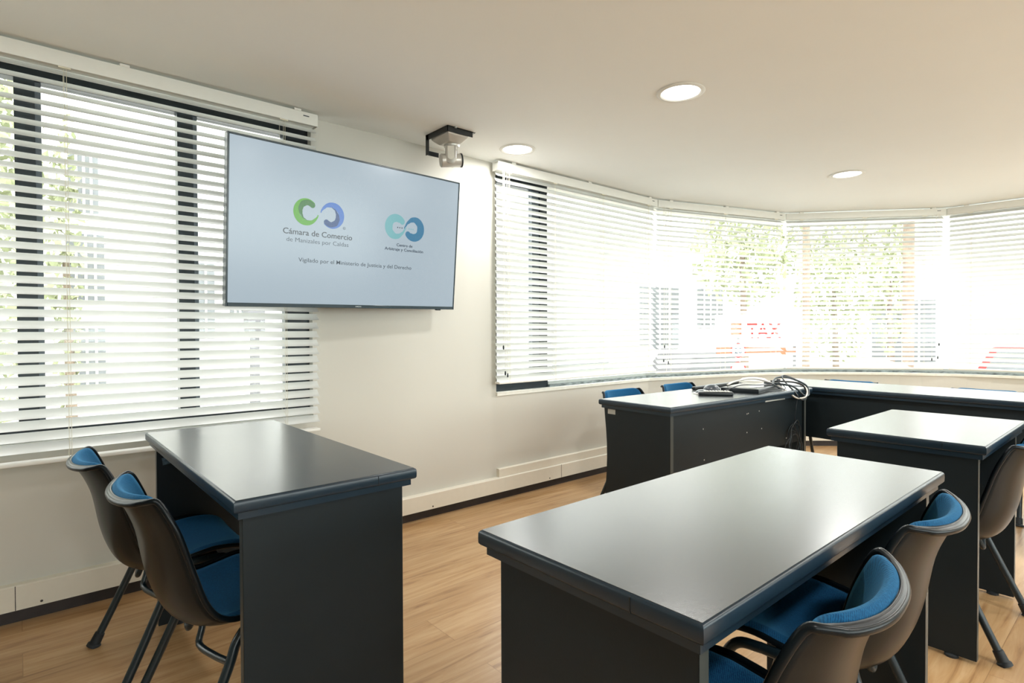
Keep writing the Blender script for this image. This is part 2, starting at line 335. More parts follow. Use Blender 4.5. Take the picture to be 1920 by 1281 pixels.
# ---------------------------------------------------------------- venetian blinds
def blind(A, Bp, ztop, zbot, tilt, label, valance_from=0, cords=(.1, .5, .9), pull=None, name='venetian_blind', pitch=.0437, zslat=None):
    A = Vector((*A, 0)); Bp = Vector((*Bp, 0)); L = (Bp - A).length; ang = math.atan2(Bp.y - A.y, Bp.x - A.x)
    t = thing(name, label, 'window blind', (A.x, A.y, 0), ang, 'white venetian blinds along the windows')
    t['group'] = 'white venetian blinds along the windows'
    # local: x along the blind, +y towards the window (front face at y=0)
    bm = B(); box(bm, 0, L, 0, .007, ztop - .06, ztop, .0015); box(bm, 0, L, .007, .05, ztop - .012, ztop - .004)
    box(bm, 0, .003, .007, .06, ztop - .06, ztop); box(bm, L - .003, L, .007, .06, ztop - .06, ztop)
    obj('valance', bm, 'valance', t, smooth=True)
    bm = B(); box(bm, .012, L - .012, .012, .06, ztop - .058, ztop - .016)
    hr = obj('headrail', bm, 'valance', t)
    x = .12
    while x < L - .05:
        bm = B(); box(bm, x, x + .035, -.0015, .03, ztop - .002, ztop + .010, .001); obj('ceiling_clip', bm, 'valance', t); x += (L - .24) / max(1, round((L - .24) / .8))
    bm = B(); box(bm, L - .075, L - .045, -.001, 0, ztop - .022, ztop - .017); obj('vent_slot', bm, 'grey_dev', t, label='small dark slot in the end of the valance')
    bm = B(); yc = .035; z = ztop - .075; x0, x1 = .012, L + .006 if not valance_from else L - .004
    wd = .0255; n = 6; prof = []
    for i in range(n + 1):
        u = -1 + 2 * i / n        # -1 room edge, +1 window edge
        prof.append((u * wd, -(1 - u * u) * .0055))    # hollow curve
    ct, st = math.cos(tilt), math.sin(tilt)
    prof = [(a * ct - b * st, a * st + b * ct) for a, b in prof]     # room edge low, window edge high
    th = .0011; up = [(a + st * th * -1, b + ct * th) for a, b in prof]
    zs = []
    while z > zbot + .035: zs.append(z); z -= pitch
    for j, z in enumerate(zs):
        e = random.uniform(-.0015, .0015)
        lo = [[bm.verts.new((xx, yc + a, z + b + e)) for a, b in prof] for xx in (x0, x1)]
        hi = [[bm.verts.new((xx, yc + a, z + b + e)) for a, b in up] for xx in (x0, x1)]
        for i in range(n):
            bm.faces.new([lo[0][i], lo[0][i + 1], lo[1][i + 1], lo[1][i]]); bm.faces.new([hi[0][i + 1], hi[0][i], hi[1][i], hi[1][i + 1]])
        for r0, r1 in ((0, 0),): 
            bm.faces.new([lo[0][0], lo[1][0], hi[1][0], hi[0][0]]); bm.faces.new([lo[0][n], hi[0][n], hi[1][n], lo[1][n]])
        for q in (0, 1):
            for i in range(n): bm.faces.new([lo[q][i], hi[q][i], hi[q][i + 1], lo[q][i + 1]])
    bmesh.ops.recalc_face_normals(bm, faces=bm.faces)
    obj('slats', bm, 'slat', t, smooth=True)
    bm = B(); box(bm, x0, x1, yc - .025, yc + .025, zbot, zbot + .016, .005)
    obj('bottom_rail', bm, 'valance', t, smooth=True)
    for c in cords:
        bm = B(); x = c * L
        for yy in (yc - .0275 , yc + .0275):
            tube(bm, [(x, yy * 1.0 + (0), ztop - .06), (x, yy, zbot + .01)], .0008, 5)
        for zz in zs:
            dz = st * wd; tube(bm, [(x + .004, yc - .026, zz - dz * .9), (x + .004, yc + .026, zz + dz * .9)], .0007, 4)
        tube(bm, [(x + .008, yc - .028, ztop - .055), (x + .008, yc - .028, zbot + .0)], .0009, 5)
        box(bm, x - .018, x + .022, yc - .034, yc - .028, ztop - .066, ztop - .060)
        obj('ladder_cord', bm, 'cord', t)
    if pull:
        for px, zend in pull['cords']:
            bm = B(); tube(bm, [(px, -.004, ztop - .055), (px + .002, -.006, (ztop + zend) / 2), (px, -.005, zend)], .0009, 5)
            pc = obj('pull_cord', bm, 'cord', t)
            bm = B(); lathe(bm, [(0, .012), (.004, .012), (.0055, 0), (.0055, -.014), (0, -.016)], 10, (px, -.005, zend)); obj('tassel', bm, 'black', pc, smooth=True, label='small black cord tassel')
        wx, wz = pull['wand']
        bm = B(); tube(bm, [(wx, -.006, ztop - .055), (wx, -.008, wz)], .0022, 6); tube(bm, [(wx, -.008, wz), (wx, -.008, wz - .03)], .004, 8)
        obj('tilt_wand', bm, 'valance', t)
    return t
J0, J1, J2, J3, J4 = (2.38, 2.873), (4.136, 2.86), (5.566, 2.408), (6.47, 1.347), (6.545, -.05)
def lerp(a, b, t): return (a[0] + (b[0] - a[0]) * t, a[1] + (b[1] - a[1]) * t)
blind((-1.95, 2.87), (1.178, 2.87), 2.248, .622, R(38), 'wide white slatted blind over the left window, partly behind the television', cords=(.1, .36, .672, .945))
blind(J0, lerp(J0, J1, .997), 2.25, .785, R(45), 'white slatted blind beside the bare wall, over the black-framed opening window', cords=(.055, .3, .6, .93),
      pull={'cords': [(.035, 1.03), (.05, .86), (.07, .845)], 'wand': (.045, 1.93)}, valance_from=1)
blind(lerp(J1, J2, .003), lerp(J1, J2, .997), 2.25, .765, R(31), 'white slatted blind with faint red letters outside behind it', cords=(.09, .5, .92),
      pull={'cords': [(.06, 1.0), (.05, .88), (.10, .86)], 'wand': (.07, 2.05)}, valance_from=1)
blind(lerp(J2, J3, .003), lerp(J2, J3, .997), 2.25, .765, R(31), 'white slatted blind above the middle of the long back desk', cords=(.1, .5, .87),
      pull={'cords': [(1.33, 1.0), (1.32, .88), (1.27, .86)], 'wand': (1.3, 2.05)}, valance_from=1)
blind(lerp(J3, J4, .003), J4, 2.25, .765, R(37), 'white slatted blind cut off by the right edge of the photo', cords=(.12, .5, .9), valance_from=1)

# ---------------------------------------------------------------- ceiling lights
M['lamp'] = mat('lit_diffuser', (.9, .9, .88), .5, emit=(1, .98, .94), estr=3.5, var=0)
LP = [(2.38, 1.52), (2.35, 2.65), (4.54, 1.53), (4.54, .35), (2.36, -.8), (.1, -.8), (4.54, -.9)]
LL = ['round recessed ceiling light, largest, nearest the camera', 'round recessed ceiling light just above the wall camera and first window corner', 'round recessed ceiling light farthest into the room, above the desks'] + ['round recessed ceiling light behind the view'] * 4
for i, ((x, y), lb) in enumerate(zip(LP, LL)):
    t = thing('recessed_light', lb, 'ceiling light', (x, y, CZ), 0, 'round recessed ceiling lights')
    bm = B(); lathe(bm, [(.108, 0), (.112, -.002), (.108, -.006), (.094, -.008), (.088, -.004), (.088, 0)], 40); obj('trim_ring', bm, 'valance', t, smooth=True)
    bm = B(); lathe(bm, [(0, -.0035), (.088, -.0035), (.088, -.0005), (0, -.0005)], 40); obj('diffuser', bm, 'lamp', t, smooth=True)
    l = bpy.data.lights.new('downlight', 'AREA'); l.shape = 'DISK'; l.size = .17; l.energy = 6.0 if i == 1 else 10.0; l.color = (1, .99, .97)
    lo = bpy.data.objects.new('downlight', l); col.objects.link(lo); lo.location = (x, y, CZ - .012)

# ---------------------------------------------------------------- desks
def desk(name, label, L, D, loc, rotz, mod_z=.40, overhang=.035, glides=True, shelf=False, inset=.028, sculpt=0):
    t = thing(name, label, 'desk', loc, rotz)
    H = .75; T = .031
    bm = B(); box(bm, -L / 2 + .004, L / 2 - .004, -D / 2 + .004, D / 2 - .004, H - T, H, .0)
    for f in list(bm.faces): pass
    bm.free(); bm = B()
    box(bm, -L / 2 + .0055, L / 2 - .0055, -D / 2 + .0055, D / 2 - .0055, H - T + .004, H + .0002); top = obj('tabletop', bm, 'desk_top', t)
    # rounded band running round the top, with a joint line
    bm = B(); r = .0085; xs, ys = L / 2, D / 2
    sec = []
    for a in range(-90, 91, 15): sec.append((math.cos(R(a)) * r - r, (T / 2 - r) * (1 if a > 0 else -1 if a < 0 else 0) + math.sin(R(a)) * r))
    sec = [(-.007, -T / 2)] + [q for q in sec] + [(-.007, T / 2)]
    rows = []
    for cx, cy in ((-xs, -ys), (xs, -ys), (xs, ys), (-xs, ys)):
        rows.append([bm.verts.new((cx + o * (1 if cx > 0 else -1), cy + o * (1 if cy > 0 else -1), H - T / 2 + z)) for o, z in sec])
    for i in range(4):
        A, C = rows[i], rows[(i + 1) % 4]
        for k in range(len(sec) - 1): bm.faces.new([A[k], C[k], C[k + 1], A[k + 1]])
    bmesh.ops.recalc_face_normals(bm, faces=bm.faces)
    box(bm, -xs + .007, xs - .007, -ys + .007, ys - .007, H - T, H - T + .004)
    eb = obj('edge_band', bm, 'desk_edge', t, smooth=True)
    bm = B(); box(bm, -xs - .0006, -xs + .004, -ys + .118, -ys + .1195, H - T + .003, H - .004); obj('band_joint', bm, 'black', eb); bm = B(); box(bm, xs - .004, xs + .0006, ys - .1195, ys - .118, H - T + .003, H - .004)
    obj('band_joint', bm, 'black', eb)
    bm = B(); q = .012; ring = []
    for o_ in (q, q + .03):
        ring.append([[bm.verts.new((sx_ * (xs - o_), sy_ * (ys - o_), z)) for z in (H - T - .017, H - T)] for sx_, sy_ in ((-1, -1), (1, -1), (1, 1), (-1, 1))])
    for i in range(4):
        a0, a1 = ring[0][i], ring[0][(i + 1) % 4]; b0, b1 = ring[1][i], ring[1][(i + 1) % 4]
        for f_ in ((a0[0], a1[0], a1[1], a0[1]), (b0[0], b0[1], b1[1], b1[0]), (a0[0], b0[0], b1[0], a1[0]), (a0[1], a1[1], b1[1], b0[1])): bm.faces.new(f_)
    bmesh.ops.recalc_face_normals(bm, faces=bm.faces)
    obj('under_frame', bm, 'desk_edge', t)
    yf = -ys + inset; yb = ys - .028
    prof = [(yb, .012), (yb, H - T - .017), (yf + .0, H - T - .017)] + [(yf + dy * sculpt, z) for z, dy in ((.66, .004), (.58, .013), (.50, .019), (.42, .020), (.34, .017), (.25, .010), (.15, 0), (.06, -.012), (.012, -.018))]
    for sx_ in (-1, 1):
        x0 = sx_ * (xs - overhang); x1 = x0 - sx_ * .024
        bm = prism(B(), prof, min(x0, x1), max(x0, x1), 'x'); sp = obj('side_panel', bm, 'desk_panel', t)
        bm = B(); n_ = len(prof)
        for i in range(2, n_ - 1):
            (ya, za), (yb2, zb2) = prof[i], prof[i + 1]
            v = [bm.verts.new(c_) for c_ in ((min(x0, x1), ya - .001, za), (max(x0, x1), ya - .001, za), (max(x0, x1), yb2 - .001, zb2), (min(x0, x1), yb2 - .001, zb2))]
            bm.faces.new(v)
        bmesh.ops.remove_doubles(bm, verts=bm.verts, dist=1e-5)
        b2_ = B(); box(b2_, min(x0, x1), max(x0, x1), yb, yb + .0012, .012, H - T - .018); obj('edge_strip', b2_, 'desk_line', sp, label='paler edging on the side panel')
        obj('edge_strip', bm, 'desk_line', sp, label='paler edging on the side panel')
        if glides:
            for yy in (yf + .07, yb - .07):
                bm = B(); lathe(bm, [(0, 0), (.021, 0), (.021, .008), (.014, .013), (0, .013)], 16, ((x0 + x1) / 2, yy, 0)); obj('glide', bm, 'rubber', sp, smooth=True)
    bm = B(); box(bm, -xs + overhang + .0245, xs - overhang - .0245, yb - .03, yb - .014, mod_z, H - T - .018)
    mp = obj('modesty_panel', bm, 'desk_panel', t)
    if shelf:
        bm = B(); box(bm, -xs + .062, -xs + .5, -ys + .10, ys - .06, .60, .618, .002); box(bm, -xs + .062, -xs + .075, -ys + .1, ys - .06, .618, .70); box(bm, -xs + .487, -xs + .5, -ys + .1, ys - .06, .618, .70)
        obj('shelf', bm, 'desk_edge', t)
    return t, mp
dl, _ = desk('desk', 'dark desk under the left window, striped reflections on its top', 1.19, .481, (.6075, 1.985, 0), R(-90))
db, _ = desk('desk', 'large foreground desk with pale glare across its top, nearest the camera', 1.219, .482, (1.2805, .635, 0), 0)
dr, _ = desk('desk', 'small square desk standing behind the large foreground desk, between it and the back row', .80, .49, (2.795, .633, 0), 0, shelf=True)
dw, mpw = desk('desk', 'desk beside the curved window carrying the tangle of cables and the remote', 1.55, .487, (3.245, 1.835, 0), R(180 - 2.6), inset=.012, sculpt=1)
dk, _ = desk('long_desk', 'long narrow desk closing the back of the room under the curved window', 2.15, .60, (4.34, .925, 0), R(90 - 2.8), overhang=.03)
# stickers and fittings
def text_mesh(txt, width=None, height=None, align='CENTER', bold=0, space=1.0):
    c = bpy.data.curves.new('t', 'FONT'); c.body = txt; c.align_x = align; c.size = 1; c.offset = bold; c.space_character = space; c.resolution_u = 3
    o = bpy.data.objects.new('t', c); me = bpy.data.meshes.new_from_object(o); bpy.data.objects.remove(o); bpy.data.curves.remove(c)
    xs = [v.co.x for v in me.vertices]; ys = [v.co.y for v in me.vertices]
    k = (width / (max(xs) - min(xs))) if width else height / .73
    ky = k if not (width and height) else height / .73
    cx = (max(xs) + min(xs)) / 2 if align == 'CENTER' else min(xs)
    for v in me.vertices: v.co = Vector(((v.co.x - cx) * k, v.co.y * ky, 0))
    return me
def text_obj(name, me, m, parent, mtx):
    me.materials.append(M[m] if isinstance(m, str) else m)
    o = bpy.data.objects.new(name, me); col.objects.link(o); o.parent = parent; o.matrix_local = mtx; return o
# window desk local frame is turned by ~180: its left panel (towards the camera's left) is at +x
M['label'] = mat('paper_label', s(190, 190, 184), .6, var=.03); M['ink'] = mat('printed_ink', s(50, 60, 70), .6)
xp = 1.55 / 2 - .035
bm = B(); box(bm, xp, xp + .0008, -.205, -.15, .668, .695); st = obj('asset_sticker', bm, 'label', dw, label='small white printed sticker')
# left desk: faint label on the inside of the far panel (local -x panel)
bm = B(); mt_ = Matrix.Translation((-1.19 / 2 + .035 + .0245, -.165, .645)) @ Matrix.Rotation(R(8), 4, 'X')
box(bm, 0, .0008, -.030, .030, -.014, .014); bmesh.ops.transform(bm, matrix=mt_, verts=bm.verts)
M['label_dim'] = mat('faded_label', s(84, 104, 116), .6, var=.45, vscale=90)
obj('faded_sticker', bm, 'label_dim', dl, label='faded grey-blue sticker under the top')
for dx, z in ((-.02, .64), (-.035, .642), (-.16, .645), (-.02, .53), (-.19, .535), (.43, .60), (.42, .43), (-.5, .44)):
    bm = B(); lathe(bm, [(0, .001), (.004, .001), (.004, 0)], 8, (0, 0, 0), Matrix.Translation((dx, .487 / 2 - .0415, z)) @ Matrix.Rotation(R(-90), 4, 'X')); obj('screw_cap', bm, 'label', mpw, label='tiny pale screw head')
bm = B(); box(bm, -.42, -.18, .487 / 2 - .016, .487 / 2 - .012, .700, .708); obj('label_strip', bm, 'label', dw, label='thin white strip under the front edge')

# ---------------------------------------------------------------- chairs
Cc = [(-.013, .716), (-.002, .723), (.006, .710), (.027, .672), (.050, .607), (.068, .507), (.086, .443), (.112, .392), (.15, .362), (.2, .352), (.27, .362), (.34, .377), (.41, .386), (.452, .382), (.474, .366)]
Ce = [(.040, .729), (.052, .733), (.064, .722), (.080, .690), (.100, .640), (.128, .545), (.150, .475), (.175, .430), (.205, .408), (.24, .402), (.29, .410), (.35, .418), (.41, .412), (.45, .398), (.470, .376)]
Wd = [.188, .186, .192, .205, .214, .220, .220, .218, .216, .216, .216, .215, .211, .200, .178]
def shell_pt(u, v):
    i = min(int(u), len(Cc) - 2); f = u - i
    def cr(A, k):
        g = lambda j: A[max(0, min(len(A) - 1, j))]
        p0, p1, p2, p3 = (g(i - 1), g(i), g(i + 1), g(i + 2))
        h = lambda a, b, c, d: .5 * (2 * b + (c - a) * f + (2 * a - 5 * b + 4 * c - d) * f * f + (3 * b - a - 3 * c + d) * f ** 3)
        return h(p0[k], p1[k], p2[k], p3[k]) if k is not None else h(p0, p1, p2, p3)
    gg = abs(v) ** 2.3
    x = cr(Cc, 0) * (1 - gg) + cr(Ce, 0) * gg; z = cr(Cc, 1) * (1 - gg) + cr(Ce, 1) * gg
    wdt = cr(Wd, None)
    n = len(Cc) - 1     # rounded outer corners
    for e in (u, n - u):
        if e < 1.6 and abs(v) > .6: pass
    return Vector((x, v * wdt, z))
def shell_n(u, v):
    e = .02; U = len(Cc) - 1
    a = shell_pt(min(U, u + e), v) - shell_pt(max(0, u - e), v); b = shell_pt(u, min(1, v + e)) - shell_pt(u, max(-1, v - e))
    return b.cross(a).normalized() * -1
def make_chair(label, group):
    t = thing('chair', label, 'chair', group=group)
    U = len(Cc) - 1; NU, NV = 56, 24
    def n_up(u, v):
        n = shell_n(u, v)
        return n if (n.z > 0 if u > 8 else n.x > 0) else -n
    # superellipse mapping rounds the corners of the outline
    def uv(a, b):
        return (a + 1) / 2 * U, b
    def corner(a, b):
        # a,b in [-1,1] square -> rounded rectangle; longer axis a (along the profile)
        k = .86
        ea = 1 - (1 - abs(a)) ; 
        if abs(a) > k and abs(b) > .55:
            ta = (abs(a) - k) / (1 - k); tb = (abs(b) - .55) / .45
            sh = 1 - .16 * ta * ta * tb * tb
            b = b * sh
            a = math.copysign(k + (abs(a) - k) * (1 - .32 * tb * tb * tb), a)
        return a, b
    def S(a, b, off=0):
        a, b = corner(a, b); u, v = uv(a, b); return shell_pt(u, v) + n_up(u, v) * off
    bm = B(); top = []; bot = []
    for i in range(NU + 1):
        a = -1 + 2 * i / NU
        top.append([bm.verts.new(S(a, -1 + 2 * j / NV)) for j in range(NV + 1)]); bot.append([bm.verts.new(S(a, -1 + 2 * j / NV, -.0055)) for j in range(NV + 1)])
    for i in range(NU):
        for j in range(NV):
            bm.faces.new([top[i][j], top[i][j + 1], top[i + 1][j + 1], top[i + 1][j]]); bm.faces.new([bot[i][j + 1], bot[i][j], bot[i + 1][j], bot[i + 1][j + 1]])
    for j in range(NV):
        bm.faces.new([top[0][j], bot[0][j], bot[0][j + 1], top[0][j + 1]]); bm.faces.new([top[NU][j + 1], bot[NU][j + 1], bot[NU][j], top[NU][j]])
    for i in range(NU):
        bm.faces.new([top[i][0], top[i + 1][0], bot[i + 1][0], bot[i][0]]); bm.faces.new([top[i][NV], bot[i][NV], bot[i + 1][NV], top[i + 1][NV]])
    bmesh.ops.recalc_face_normals(bm, faces=bm.faces)
    obj('shell', bm, 'shell', t, smooth='all')
    # rolled rim all round
    loop = [S(-1, -1 + 2 * j / NV) for j in range(NV)] + [S(-1 + 2 * i / NU, 1) for i in range(NU)] + [S(1, 1 - 2 * j / NV) for j in range(NV)] + [S(1 - 2 * i / NU, -1) for i in range(NU)]
    bm = B(); tube(bm, [p + Vector((0, 0, -.001)) for p in loop], .0075, 10, closed=True); obj('rim', bm, 'shell', t, smooth='all')
    # upholstered pad
    bm = B(); g = []; a0, a1, bb = -.885, .955, .945
    PU, PV = 60, 26
    for i in range(PU + 1):
        a = a0 + (a1 - a0) * i / PU; row = []
        for j in range(PV + 1):
            b = -bb + 2 * bb * j / PV
            ea = min((a - a0), (a1 - a)) * U / 2 / .55; eb = (bb - abs(b)) / .10
            # inner rounded outline
            aa, b2 = a, b
            da = max(0, abs((a - (a0 + a1) / 2) / ((a1 - a0) / 2)) - .84) / .16; dv = max(0, abs(b) / bb - .5) / .5
            b2 = b * (1 - .15 * da ** 2 * dv ** 2); aa = a - math.copysign(1, a) * .045 * da * dv ** 3
            h = max(0, min(1, ea)) ; k = max(0, min(1, eb))
            off = -.003 + .021 * math.sqrt(max(0, 1 - (1 - h) ** 2)) * math.sqrt(max(0, 1 - (1 - k) ** 2))
            row.append(bm.verts.new(S_pad(aa, b2, off, n_up, U)))
        g.append(row)
    for i in range(PU):
        for j in range(PV): bm.faces.new([g[i][j], g[i][j + 1], g[i + 1][j + 1], g[i + 1][j]])
    bmesh.ops.recalc_face_normals(bm, faces=bm.faces)
    obj('seat_pad', bm, 'fabric', t, smooth='all', label='blue woven seat and back upholstery')
    # groove line where pad meets shell
    for sy in (-1, 1):
        rear = smooth_path([(.07, .252 * sy, .018), (.135, .247 * sy, .155), (.198, .239 * sy, .295), (.222, .231 * sy, .352), (.262, .226 * sy, .388), (.33, .225 * sy, .392)], 5)
        front = smooth_path([(.50, .250 * sy, .018), (.465, .246 * sy, .14), (.43, .242 * sy, .28), (.415, .232 * sy, .345), (.385, .226 * sy, .384), (.33, .225 * sy, .392)], 5)
        for pth in (rear, front):
            bm = B(); tube(bm, pth, .0125, 12); lg = obj('leg', bm, 'tube', t, smooth=True)
            d = (pth[0] - pth[3]).normalized(); p = pth[0]
            bm = B(); tube(bm, [p - d * .030, p - d * .028, p + d * .006, p + d * .010, Vector((p.x + d.x * .02, p.y + d.y * .02, .0))], [.0140, .0158, .0175, .022, .023], 14); obj('foot_cap', bm, 'rubber', lg, smooth=True)
    bm = B()
    tube(bm, smooth_path([(.205, -.236, .305), (.19, -.15, .292), (.175, -.06, .290), (.185, -.045, .325), (.19, -.03, .345), (.19, .03, .345), (.185, .045, .325), (.175, .06, .290), (.19, .15, .292), (.205, .236, .305)], 4), .009, 10)
    obj('stretcher', bm, 'tube', t, smooth=True)
    bm = B(); tube(bm, [(.31, -.225, .392), (.31, -.12, .352), (.31, .12, .352), (.31, .225, .392)], .009, 8); box(bm, .22, .40, -.07, .07, .343, .350, .002)
    obj('seat_bracket', bm, 'tube', t, smooth=True)
    return t
def S_pad(a, b, off, n_up, U):
    u, v = (a + 1) / 2 * U, b
    return shell_pt(u, v) + n_up(u, v) * off
GC = 'blue padded shell chairs'
# chair faces local +x; origin: rim back centre projected to the floor
ch = make_chair('blue padded chair beside the left window wall, farther of the two at the left desk', GC)
ch.location = (.132, 2.29, 0); ch.rotation_euler = (0, 0, R(0))
dup(ch, (.186, 1.77, 0), R(1), 'blue padded chair at the left desk, nearer the camera with its whole back showing', GC)
dup(ch, (.998, .275, 0), R(94), 'nearest blue padded chair in the bottom right corner, pushed under the foreground desk', GC)
dup(ch, (1.548, .300, 0), R(93), 'second blue padded chair at the foreground desk, partly hidden behind the nearest chair', GC)
dup(ch, (2.755, .290, 0), R(90), 'blue padded chair at the small square desk, cut by the right edge of the photo', GC)
dup(ch, (3.08, 2.47, 0), R(-92), 'blue padded chair whose top peeks over the left end of the cable-strewn desk', GC)
dup(ch, (3.73, 2.46, 0), R(-92), 'blue padded chair whose top peeks over the cable-strewn desk beside the gadgets', GC)
dup(ch, (4.95, 1.62, 0), R(178), 'chair behind the long back desk, only its dark leg showing near the hanging cables', GC)
dup(ch, (4.86, .78, 0), R(177), 'chair behind the long back desk, only a sliver of its rim showing at right', GC)

# ---------------------------------------------------------------- television
TW = 1.29; TH = TW * .576; a_, t_, r_ = R(4.99), R(5.91), R(.77)
ax = Vector((math.cos(a_), math.sin(a_), 0)); nn = Vector((math.sin(a_) * math.cos(t_), -math.cos(a_) * math.cos(t_), -math.sin(t_))); up = nn.cross(ax); up = up if up.z > 0 else -up
ax2 = math.cos(r_) * ax + math.sin(r_) * up; up2 = -math.sin(r_) * ax + math.cos(r_) * up
k = 1.29 / 1.23; tc_ = Vector((1.264 * k, 2.582 * k, 1.135 + (1.604 - 1.135) * k))
tv = thing('television', 'large wide-screen television angled off the wall beside the left window, showing two logos', 'television')
tv.matrix_world = Matrix(((ax2.x, up2.x, nn.x, tc_.x), (ax2.y, up2.y, nn.y, tc_.y), (ax2.z, up2.z, nn.z, tc_.z), (0, 0, 0, 1)))
# local: x right, y up, z out of the screen
bz = .0085; zf = 0.0
bm = B()
for a in ((-TW / 2, -TW / 2 + bz, -TH / 2, TH / 2), (TW / 2 - bz, TW / 2, -TH / 2, TH / 2), (-TW / 2 + bz, TW / 2 - bz, TH / 2 - bz, TH / 2), (-TW / 2 + bz, TW / 2 - bz, -TH / 2, -TH / 2 + .017)):
    box(bm, *a, -.035, .002, .0012, 1)
bez = obj('bezel', bm, 'tvbezel', tv, smooth=True)
bm = B(); box(bm, -TW / 2 + .004, TW / 2 - .004, -TH / 2 + .004, TH / 2 - .004, -.038, -.008); box(bm, -.42, .42, -.28, .16, -.062, -.038, .01); obj('back_cover', bm, 'black', tv)
def screen_mat():
    m = emat('lit_screen', (.225, .275, .31), 1.0, rough=.2); N = m.node_tree.nodes; L = m.node_tree.links
    N['Principled BSDF'].inputs['Specular IOR Level'].default_value = .45
    return m
bm = B(); box(bm, -TW / 2 + bz, TW / 2 - bz, -TH / 2 + .017, TH / 2 - bz, -.008, -.001); scr = obj('screen', bm, screen_mat(), tv, label='glowing pale blue-grey screen')
EM = {n: emat('screen_' + n, c, .42, rough=.2) for n, c in dict(green=s(92, 182, 20), dgreen=s(40, 124, 36), blue=s(70, 128, 214), dblue=s(4, 70, 136), pale=s(130, 200, 206), teal=s(52, 134, 176), ink=s(24, 36, 48), ink2=s(56, 70, 84), navy=s(18, 46, 74)).items()}
def cres(name, m, cx, cy, r, stroke, rot=0, z=.0003, sx_=1, sy_=1):
    # stroke: list of (angle_deg, outer, inner), a crescent of varying width
    bm = B(); O, I = [], []
    n = 60; A0, A1 = stroke[0][0], stroke[-1][0]
    def ip(a, k):
        for (p, q) in zip(stroke, stroke[1:]):
            if p[0] <= a <= q[0]:
                f = (a - p[0]) / (q[0] - p[0]); f = f * f * (3 - 2 * f); return p[k] + (q[k] - p[k]) * f
        return stroke[-1][k]
    for i in range(n + 1):
        a = A0 + (A1 - A0) * i / n; t = R(a); o_, i_ = ip(a, 1), ip(a, 2)
        O.append((o_ * math.cos(t), o_ * math.sin(t))); I.append((i_ * math.cos(t), i_ * math.sin(t)))
    def cap(p, q, sgn):
        c = ((p[0] + q[0]) / 2, (p[1] + q[1]) / 2); rr = math.hypot(p[0] - q[0], p[1] - q[1]) / 2; b0 = math.atan2(p[1] - c[1], p[0] - c[0])
        return [(c[0] + rr * math.cos(b0 + sgn * math.pi * k / 8), c[1] + rr * math.sin(b0 + sgn * math.pi * k / 8)) for k in range(1, 8)]
        cr_, sr_ = math.cos(R(rot)), math.sin(R(rot))
    cr_, sr_ = math.cos(R(rot)), math.sin(R(rot))
    V = lambda q: bm.verts.new((cx + (q[0] * cr_ - q[1] * sr_) * r * sx_, cy + (q[0] * sr_ + q[1] * cr_) * r * sy_, z))
    ov = [V(q) for q in O]; iv = [V(q) for q in I]
    for i in range(n): bm.faces.new([ov[i], ov[i + 1], iv[i + 1], iv[i]])
    bm.faces.new([ov[-1]] + [V(q) for q in cap(O[-1], I[-1], 1)] + [iv[-1]])
    bm.faces.new([iv[0]] + [V(q) for q in cap(I[0], O[0], 1)] + [ov[0]])
    bmesh.ops.recalc_face_normals(bm, faces=bm.faces); bm.normal_update()
    if bm.faces[:][0].normal.z < 0: bmesh.ops.reverse_faces(bm, faces=bm.faces)
    return obj(name, bm, EM[m], scr)
big = [(48, .97, .90), (90, 1.0, .80), (140, 1.0, .62), (180, 1.0, .55), (230, 1.0, .52), (280, .98, .60), (320, .96, .74), (352, .98, .90)]
inn = [(50, .94, .52), (75, .93, .52), (110, .86, .42), (150, .70, .33), (180, .58, .30), (215, .50, .34), (255, .55, .48), (285, .64, .62)]
for (cx, cy, rot, c1, c2) in ((-.288, .080, 0, 'green', 'dgreen'), (-.155, .080, 180, 'blue', 'dblue')):
    cres('logo_crescent', c1, cx, cy, .0635, big, rot, .0003)
    cres('logo_swirl', c2, cx, cy, .0635, inn, rot, .0006)
pal = [(38, 1.0, .52), (60, 1.0, .42), (110, 1.0, .36), (180, 1.0, .30), (240, 1.0, .40), (285, .95, .55), (315, .88, .62), (345, .90, .76), (362, 1.0, .92)]
cres('logo_crescent', 'pale', .214, .068, .0675, pal, 0, .0003); cres('logo_crescent', 'teal', .334, .068, .0675, pal, 180, .0004)
for cx, m_ in ((.226, 'ink2'), (.2395, 'ink2'), (.2535, 'ink2'), (.300, 'pale'), (.313, 'pale'), (.326, 'pale')):
    bm = B(); lathe(bm, [(0, .0008), (.0035, .0008)], 10, (cx, .066, 0)); obj('logo_dot', bm, EM[m_], scr)
def stext(name, txt, cx, y, width, height, m, bold=0):
    text_obj(name, text_mesh(txt, width, height, bold=bold), EM[m], scr, Matrix.Translation((cx, y, .0005)))
stext('screen_text', 'Cámara de Comercio', -.2207, -.0295, .3545, .0275, 'ink', .006)
stext('screen_text', 'de Manizales por Caldas', -.2217, -.0640, .318, .021, 'ink2', -.006)
stext('screen_text', 'Centro de', .2755, -.0335, .104, .0155, 'navy', .016)
stext('screen_text', 'Arbitraje y Conciliación', .2758, -.0575, .2515, .0155, 'navy', .016)
stext('screen_text', 'Vigilado por el Ministerio de Justicia y del Derecho', .0025, -.1545, .647, .0200, 'ink2', .002)
stext('screen_text', 'R', -.0885, .0226, .0055, .0062, 'ink2', .01)
bm = B(); tube(bm, [(-.0885 + .0065 * math.cos(a * .314), .0258 + .0065 * math.sin(a * .314), .0005) for a in range(20)], .0006, 4, closed=True); obj('registered_ring', bm, EM['ink2'], scr)
M['brandmark'] = mat('silver_lettering', s(190, 200, 205), .3)
text_obj('brand_mark', text_mesh('SAMSUNG', .034, .0058, bold=.02), 'brandmark', bez, Matrix.Translation((.004, -TH / 2 + .0060, .0024)))
